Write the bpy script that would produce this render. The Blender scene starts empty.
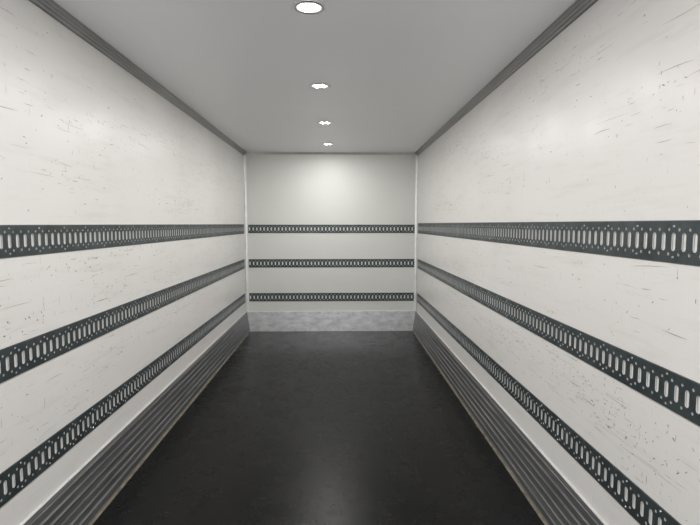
import bpy, bmesh, math, random
from mathutils import Vector
random.seed(7)
S=bpy.context.scene
S.view_settings.view_transform='Standard'
S.view_settings.look='None'
W=1.195; H=2.48; Y0=-1.2; Y1=7.02

# ---------------- materials ----------------
def newmat(name):
    m=bpy.data.materials.new(name); m.use_nodes=True
    nt=m.node_tree; b=nt.nodes['Principled BSDF']
    return m,nt,b
def N(nt,t,**k):
    n=nt.nodes.new(t)
    for a,v in k.items(): setattr(n,a,v)
    return n
def coords(nt,scale=(1,1,1)):
    tc=N(nt,'ShaderNodeTexCoord'); mp=N(nt,'ShaderNodeMapping')
    mp.inputs['Scale'].default_value=scale
    nt.links.new(tc.outputs['Object'],mp.inputs['Vector'])
    return mp.outputs['Vector']
def noise(nt,vec,scale,detail=4,rough=.5):
    n=N(nt,'ShaderNodeTexNoise'); n.inputs['Scale'].default_value=scale
    n.inputs['Detail'].default_value=detail; n.inputs['Roughness'].default_value=rough
    nt.links.new(vec,n.inputs['Vector']); return n.outputs['Fac']
def ramp(nt,fac,stops):
    r=N(nt,'ShaderNodeValToRGB'); e=r.color_ramp.elements
    while len(e)<len(stops): e.new(.5)
    for i,(p,c) in enumerate(stops):
        e[i].position=p; e[i].color=(c[0],c[1],c[2],1) if hasattr(c,'__len__') else (c,c,c,1)
    nt.links.new(fac,r.inputs['Fac']); return r.outputs['Color']
def mixc(nt,mode,fac,a,b):
    m=N(nt,'ShaderNodeMix',data_type='RGBA',blend_type=mode)
    if isinstance(fac,(int,float)): m.inputs[0].default_value=fac
    else: nt.links.new(fac,m.inputs[0])
    for i,v in ((6,a),(7,b)):
        if isinstance(v,tuple): m.inputs[i].default_value=(*v,1)
        else: nt.links.new(v,m.inputs[i])
    return m.outputs[2]
def bump(nt,b,h,strength,dist=.002):
    bp=N(nt,'ShaderNodeBump'); bp.inputs['Strength'].default_value=strength
    bp.inputs['Distance'].default_value=dist
    nt.links.new(h,bp.inputs['Height']); nt.links.new(bp.outputs['Normal'],b.inputs['Normal'])

def wall_mat(name,col,rough=.3,dirt=.5):
    m,nt,b=newmat(name)
    v=coords(nt)
    big=ramp(nt,noise(nt,v,1.1,4,.5),[(.3,(.955,.95,.942)),(.7,(1,1,1))])
    base=mixc(nt,'MULTIPLY',1.0,col,big)
    # rubbed horizontal smudges left by cargo
    rub=ramp(nt,noise(nt,coords(nt,(1,1.2,12)),1.6,6,.7),[(.52,(1,1,1)),(.78,(.88,.87,.855))])
    base=mixc(nt,'MULTIPLY',min(1,dirt*1.8),base,rub)
    s1=ramp(nt,noise(nt,coords(nt,(1,60,5)),3,3,.6),[(.69,0),(.74,1)])
    s2=ramp(nt,noise(nt,coords(nt,(1,14,60)),3,3,.6),[(.69,0),(.75,1)])
    mask=ramp(nt,noise(nt,coords(nt,(1,.8,1.5)),1.7,2),[(.46,0),(.62,1)])
    s=mixc(nt,'ADD',1.0,s1,s2)
    s=mixc(nt,'MULTIPLY',1.0,s,mask)
    sc=mixc(nt,'MULTIPLY',1.0,s,(dirt,dirt,dirt))
    base=mixc(nt,'MIX',sc,base,(.33,.27,.22))
    nt.links.new(base,b.inputs['Base Color'])
    b.inputs['Specular IOR Level'].default_value=.35
    nt.links.new(ramp(nt,noise(nt,v,4,4),[(.3,rough-.03),(.7,rough+.06)]),b.inputs['Roughness'])
    bump(nt,b,noise(nt,v,5,2),.06,.004)
    return m
M_wall=wall_mat('white_panel',(.83,.815,.792),.32,.48)
M_back=wall_mat('white_panel_end',(.79,.80,.765),.40,.1)
m,nt,b=newmat('ceiling_panel'); M_ceil=m
v=coords(nt)
nt.links.new(ramp(nt,noise(nt,v,1.0,3),[(.3,(.91,.91,.93)),(.7,(.93,.93,.95))]),b.inputs['Base Color'])
b.inputs['Roughness'].default_value=.38
bump(nt,b,noise(nt,v,2,2),.1,.004)

m,nt,b=newmat('black_antislip_floor'); M_floor=m
v=coords(nt)
sp=noise(nt,v,260,2,.7)
c1=ramp(nt,sp,[(.35,(.001,.001,.0012)),(.66,(.004,.004,.0044)),(.8,(.035,.035,.035))])
dust=ramp(nt,noise(nt,coords(nt,(1,.35,1)),3,6,.65),[(.4,(.7,.7,.7)),(.75,(2,1.95,1.9))])
nt.links.new(mixc(nt,'MULTIPLY',1.0,c1,dust),b.inputs['Base Color'])
nt.links.new(ramp(nt,noise(nt,v,5,6,.7),[(.3,.22),(.75,.32)]),b.inputs['Roughness'])
b.inputs['Specular IOR Level'].default_value=.16
bump(nt,b,sp,.3,.0012)

def metal_mat(name,c0,c1,rough,metal=.8,stretch=(1,1,1),scale=6,bumpv=.1):
    m,nt,b=newmat(name)
    n=noise(nt,coords(nt,stretch),scale,6,.65)
    nt.links.new(ramp(nt,n,[(.32,c0),(.68,c1)]),b.inputs['Base Color'])
    b.inputs['Metallic'].default_value=metal; b.inputs['Roughness'].default_value=rough
    bump(nt,b,n,bumpv)
    return m
M_track=metal_mat('zinc_grey_track',(.038,.050,.053),(.085,.104,.107),.38,.4,(1,1,1),9)
M_rim=metal_mat('bright_cut_edge',(.6,.62,.62),(.85,.86,.85),.4,.3)
M_kick=metal_mat('scuffed_aluminium_ribs',(.11,.112,.115),(.30,.302,.305),.36,.6,(1,.4,22),4)
M_kback=metal_mat('galvanised_plate',(.60,.61,.62),(.96,.97,.97),.28,.35,(1,1,2.2),7,.3)
M_trim=metal_mat('aluminium_trim',(.27,.27,.27),(.36,.36,.355),.4,.4,(1,.3,1),6)
M_post=metal_mat('pale_aluminium',(.66,.66,.65),(.82,.82,.80),.3,.5)
M_dirt=metal_mat('sealant_dirt',(.10,.085,.06),(.26,.23,.17),.8,0,(1,1,1),14)
M_screw=metal_mat('steel_screw',(.35,.35,.35),(.6,.6,.6),.3,.9)
def flat(name,col,rough=.6):
    m,nt,b=newmat(name)
    nt.links.new(ramp(nt,noise(nt,coords(nt),30,2),[(.3,tuple(x*.8 for x in col)),(.7,col)]),b.inputs['Base Color'])
    b.inputs['Roughness'].default_value=rough; return m
M_sc1=flat('scuff_brown',(.42,.31,.22)); M_sc2=flat('scuff_grey',(.52,.50,.47)); M_sc3=flat('scuff_dark',(.16,.12,.10))

# ---------------- mesh helpers ----------------
def obj(name,verts,faces,mat,parent=None,mats=None,fm=None):
    me=bpy.data.meshes.new(name); me.from_pydata(verts,[],faces)
    for x in (mats or [mat]): me.materials.append(x)
    if fm: me.polygons.foreach_set('material_index',fm)
    me.update()
    o=bpy.data.objects.new(name,me); S.collection.objects.link(o)
    if parent: o.parent=parent
    return o
def box(name,a,b,mat,parent=None,bev=0):
    bm=bmesh.new(); bmesh.ops.create_cube(bm,size=1)
    for v in bm.verts:
        v.co=Vector([a[i]+(b[i]-a[i])*(v.co[i]+.5) for i in range(3)])
    me=bpy.data.meshes.new(name); bm.to_mesh(me); bm.free(); me.materials.append(mat)
    o=bpy.data.objects.new(name,me); S.collection.objects.link(o)
    if bev:
        md=o.modifiers.new('bevel','BEVEL'); md.width=bev; md.segments=2
    if parent:o.parent=parent
    return o
def extrude_profile(name,prof,mapf,t0,t1,mat,parent=None):
    n=len(prof); vs=[mapf(p,t0) for p in prof]+[mapf(p,t1) for p in prof]
    fs=[(i,(i+1)%n,n+(i+1)%n,n+i) for i in range(n)]+[tuple(range(n)),tuple(range(2*n-1,n-1,-1))]
    o=obj(name,vs,fs,mat,parent)
    bm=bmesh.new(); bm.from_mesh(o.data); bmesh.ops.recalc_face_normals(bm,faces=bm.faces); bm.to_mesh(o.data); bm.free()
    return o

# ---------------- shell ----------------
T=.06
floor=box('floor',(-W-T,Y0,-T),(W+T,Y1+T,0),M_floor)
ceiling=box('ceiling',(-W-T,Y0,H),(W+T,Y1+T,H+T),M_ceil)
wl=box('wall_left',(-W-T,Y0,0),(-W,Y1,H),M_wall)
wr=box('wall_right',(W,Y0,0),(W+T,Y1,H),M_wall)
wb=box('wall_back',(-W-T,Y1,0),(W+T,Y1+T,H),M_back)

# ---------------- kick plates (ribbed side rails) ----------------
KH=.275
prof=[(0,0),(.055,0),(.055,.012)]
nr=6; step=(KH-.03)/nr
for i in range(nr):
    z0=.018+i*step
    d=.052-.038*(i/nr)
    prof+=[(d,z0),(d,z0+step*.82),(d-.005,z0+step*.86),(d-.005,z0+step*.96)]
prof+=[(.010,KH),(0,KH)]
for s,nm in ((-1,'left'),(1,'right')):
    k=extrude_profile('baseboard_'+nm,prof,lambda p,t,s=s:(s*(W-p[0]),t,p[1]),Y0,Y1-.002,M_kick)
    extrude_profile('dirt_bead',[(.055,0),(.064,0),(.055,.010)],lambda p,t,s=s:(s*(W-p[0]),t,p[1]),Y0,Y1-.02,M_dirt,k)
    extrude_profile('top_lip',[(0,KH),(.010,KH),(.010,KH+.003),(0,KH+.006)],lambda p,t,s=s:(s*(W-p[0]),t,p[1]),Y0,Y1-.02,M_post,k)
kb=box('baseboard_back',(-W+.022,Y1-.012,0),(W-.022,Y1,.28),M_kback)
def screw_mesh(pts,axis,r,name,parent,mat=M_screw,h=.004):
    vs=[];fs=[];n=10
    ax=Vector(axis); u=Vector((0,0,1)) if abs(ax.z)<.5 else Vector((1,0,0)); w=ax.cross(u)
    for p in pts:
        b0=len(vs); p=Vector(p)
        for k,(rr,hh) in enumerate(((r,0),(r*.75,h*.8),(r*.3,h))):
            for i in range(n):
                a=2*math.pi*i/n
                vs.append(p+u*math.cos(a)*rr+w*math.sin(a)*rr+ax*hh)
        for k in range(2):
            for i in range(n):
                fs.append((b0+k*n+i,b0+k*n+(i+1)%n,b0+(k+1)*n+(i+1)%n,b0+(k+1)*n+i))
        fs.append(tuple(b0+2*n+i for i in range(n)))
    return obj(name,vs,fs,mat,parent)
screw_mesh([(-1.1+i*.2,Y1-.012,zz) for i in range(12) for zz in (.03,.25)],(0,-1,0),.008,'screws',kb)

# ---------------- ceiling cove trims ----------------
cp=[(0,H),(.045,H),(.045,H-.005),(.036,H-.008),(.033,H-.016),(.026,H-.019),(.022,H-.027),(.013,H-.030),(.010,H-.040),(.004,H-.043),(0,H-.045)]
for i,s in enumerate((-1,1)):
    extrude_profile('trim_%d'%(i+1),cp,lambda p,t,s=s:(s*(W-p[0]),t,p[1]),Y0,Y1-.001,M_trim)
extrude_profile('trim_3',[(0,H),(.03,H),(.03,H-.006),(.006,H-.03),(0,H-.03)],lambda p,t:(t,Y1-p[0],p[1]),-W+.047,W-.047,M_post)
for i,s in enumerate((-1,1)):
    pp=[(0,0),(.035,0),(.035,.004),(.012,.007),(.007,.02),(.004,.04),(0,.04)]
    o=extrude_profile('trim_%d'%(4+i),pp,lambda p,t,s=s:(s*(W-p[0]),Y1-p[1],t),.29,H-.046,M_post)
    screw_mesh([(s*(W-.026),Y1-.004,.4+j*.19) for j in range(11)],(0,-1,0),.005,'screws',o)

# ---------------- cargo tie-down tracks ----------------
TH=.125; P=.05; OFF=.005
def ring_slot(cx,cy,w,h,n=6):
    r=w/2; pts=[]
    for i in range(n+1):
        a=math.pi*i/n; pts.append((cx+r*math.cos(a),cy+h/2-r+r*math.sin(a)))
    for i in range(n+1):
        a=math.pi+math.pi*i/n; pts.append((cx+r*math.cos(a),cy-h/2+r+r*math.sin(a)))
    return pts
def ring_circ(cx,cy,r,n=8):
    return [(cx+r*math.cos(2*math.pi*i/n),cy+r*math.sin(2*math.pi*i/n)) for i in range(n)]
def make_cell():
    bm=bmesh.new(); edges=[]
    outer=[(0,-TH/2),(P,-TH/2),(P,TH/2),(0,TH/2)]
    holes=[ring_slot(.0175,0,.019,.056),ring_circ(.041,.037,.0055),ring_circ(.041,-.037,.0055)]
    for loop in [outer]+holes:
        vs=[bm.verts.new((x,y,0)) for x,y in loop]
        edges+=[bm.edges.new((vs[i],vs[(i+1)%len(vs)])) for i in range(len(vs))]
    bmesh.ops.triangle_fill(bm,use_beauty=True,use_dissolve=False,edges=edges)
    bm.verts.index_update()
    V=[(v.co.x,v.co.y) for v in bm.verts]; F=[tuple(v.index for v in f.verts) for f in bm.faces]
    bm.free(); return V,F,holes
CV,CF,CH=make_cell()
def track(name,mapf,length):
    n=int(length/P); vs=[];fs=[];fm=[]
    for c in range(n):
        u0=c*P; b0=len(vs)
        vs+=[mapf(u0+x,y,OFF) for x,y in CV]
        for f in CF: fs.append(tuple(b0+i for i in f)); fm.append(0)
        for h in CH:
            b1=len(vs); k=len(h)
            vs+=[mapf(u0+x,y,OFF) for x,y in h]+[mapf(u0+x,y,OFF-.003) for x,y in h]
            for i in range(k):
                fs.append((b1+i,b1+(i+1)%k,b1+k+(i+1)%k,b1+k+i)); fm.append(1)
    L=n*P
    for s in (-1,1):
        b1=len(vs)
        vs+=[mapf(0,s*TH/2,OFF),mapf(L,s*TH/2,OFF),mapf(L,s*(TH/2+.002),0.001),mapf(0,s*(TH/2+.002),0.001)]
        fs.append((b1,b1+1,b1+2,b1+3)); fm.append(0)
    for u in (0,L):
        b1=len(vs)
        vs+=[mapf(u,-TH/2,OFF),mapf(u,TH/2,OFF),mapf(u,TH/2,0.001),mapf(u,-TH/2,0.001)]
        fs.append((b1,b1+1,b1+2,b1+3)); fm.append(1)
    return obj(name,vs,fs,None,None,[M_track,M_rim],fm)
for ti,z in enumerate((1.432,.955,.481)):
    for s in (-1,1):
        k=1.08 if (ti==0 and s==1) else 1.0
        zc=z+(.010 if (ti==0 and s==1) else 0)
        o=track('cargo_tie_down_track',lambda u,v,d,s=s,zc=zc,k=k:(s*(W-d),Y0+u,zc+v*k),Y1-Y0-.06)
        screw_mesh([(s*(W-OFF),Y0+.0175+j*P*4,zc+zz) for j in range(40) for zz in (-.050,.050)],(-s,0,0),.005,'screws',o,h=.003)
    track('cargo_tie_down_track',lambda u,v,d,z=z:(-1.145+u,Y1-d,z+v*.9),2.305)

# ---------------- scuffs on the walls (real thin marks on the panel) ----------------
def scuffs(s,parent,n,seed):
    rnd=random.Random(seed); vs=[];fs=[];fm=[]
    cl=[(rnd.uniform(1.2,6),rnd.uniform(1.6,2.3)) for _ in range(12)]+[(rnd.uniform(1.2,5),rnd.choice([.65,.75,.85,1.1,1.3])) for _ in range(10)]
    for i in range(n):
        r=rnd.random()
        y0=rnd.uniform(.9,6.8)
        if r<.6:
            c=rnd.choice(cl); y0=c[0]+rnd.gauss(0,.3); z0=c[1]+rnd.gauss(0,.045)
        elif r<.77: z0=rnd.uniform(1.54,2.38)
        elif r<.89: z0=rnd.uniform(1.04,1.36)
        else: z0=rnd.uniform(.57,.88)
        if abs(z0-1.44)<.085 or abs(z0-.955)<.075 or abs(z0-.481)<.075: continue
        kind=rnd.random()
        if kind<.6: L=rnd.uniform(.004,.018); a=rnd.uniform(0,math.pi); w=rnd.uniform(.0008,.0023); mi=rnd.choice([0,0,1,2])
        elif kind<.72: L=rnd.uniform(.01,.05); a=math.pi/2+rnd.gauss(0,.1); w=rnd.uniform(.0005,.001); mi=rnd.choice([0,1,2])
        elif kind<.97: L=rnd.choice([rnd.uniform(.02,.07),rnd.uniform(.02,.07),rnd.uniform(.05,.22)]); a=rnd.gauss(0,.04); w=rnd.uniform(.0005,.001); mi=rnd.choice([0,0,1,1,2])
        else: L=rnd.uniform(.006,.016);a=0;w=rnd.uniform(.0025,.004); mi=rnd.choice([0,2])
        seg=4; b0=len(vs); cur=rnd.gauss(0,.02)
        for k in range(seg+1):
            t=k/seg; yy=y0+math.cos(a)*L*(t-.5)-math.sin(a)*cur*L*t*(1-t)*4
            zz=z0+math.sin(a)*L*(t-.5)+math.cos(a)*cur*L*t*(1-t)*4
            ww=w*(.25+math.sin(math.pi*t))*.8
            zz=min(zz,2.42)
            for q in (-1,1): vs.append((s*(W-.0006),yy-math.sin(a)*ww*q,zz+math.cos(a)*ww*q))
        for k in range(seg): fs.append((b0+2*k,b0+2*k+1,b0+2*k+3,b0+2*k+2)); fm.append(mi)
    return obj('scuff_marks',vs,fs,None,parent,[M_sc1,M_sc2,M_sc3],fm)
scuffs(-1,wl,1500,3); scuffs(1,wr,1700,5)

# ---------------- ceiling downlights ----------------
m,nt,b=newmat('led_emitter'); M_led=m
b.inputs['Emission Color'].default_value=(1,.98,.93,1); b.inputs['Emission Strength'].default_value=25
m,nt,b=newmat('frosted_lens'); M_lens=m
nt.links.new(ramp(nt,noise(nt,coords(nt),40,2),[(.3,.75),(.7,.85)]),b.inputs['Base Color'])
b.inputs['Emission Color'].default_value=(1,.98,.94,1); b.inputs['Emission Strength'].default_value=1.2
b.inputs['Roughness'].default_value=.3
M_chrome=metal_mat('chrome_bezel',(.55,.55,.55),(.75,.75,.75),.25,.8)
def lathe(name,prof,mat,parent,seg=36):
    vs=[];fs=[];n=len(prof)
    for i in range(seg):
        a=2*math.pi*i/seg
        for r,z in prof: vs.append((r*math.cos(a),r*math.sin(a),z))
    for i in range(seg):
        for k in range(n-1):
            j=(i+1)%seg; fs.append((i*n+k,i*n+k+1,j*n+k+1,j*n+k))
    o=obj(name,vs,fs,mat,parent)
    for p in o.data.polygons: p.use_smooth=True
    return o
LX=-.029
for y,pw in ((-.30,14.5),(1.02,14.5),(2.375,14.5),(3.68,14.5),(4.99,15),(6.30,10)):
    e=bpy.data.objects.new('ceiling_downlight',None); S.collection.objects.link(e); e.location=(LX,y,H)
    lathe('bezel',[(.074,0),(.074,-.003),(.070,-.006),(.062,-.007),(.058,-.006),(.055,-.002)],M_chrome,e)
    lathe('lens',[(.056,-.003),(.0005,-.004)],M_lens,e)
    for k in range(4):
        a=2*math.pi*k/4+.6
        l=lathe('led_%d'%(k+1),[(.010,-.0035),(.009,-.0055),(.006,-.0065),(.0005,-.007)],M_led,e,16)
        l.location=(.035*math.cos(a),.035*math.sin(a),0)
    ld=bpy.data.lights.new('lamp','AREA'); ld.shape='DISK'; ld.size=.05; ld.energy=pw; ld.color=(1,.985,.965)
    lo=bpy.data.objects.new('lamp',ld); S.collection.objects.link(lo); lo.parent=e; lo.location=(0,0,-.009)

# ---------------- world + camera ----------------
w=bpy.data.worlds.new('world'); S.world=w; w.use_nodes=True
w.node_tree.nodes['Background'].inputs[0].default_value=(.95,.97,1,1)
w.node_tree.nodes['Background'].inputs[1].default_value=1.75
cd=bpy.data.cameras.new('camera'); cd.sensor_width=36; cd.lens=26; cd.clip_start=.02
co=bpy.data.objects.new('camera',cd); S.collection.objects.link(co)
co.location=(.105,0,1.50); co.rotation_euler=(math.radians(90-4.36),0,math.radians(-1.25))
S.camera=co
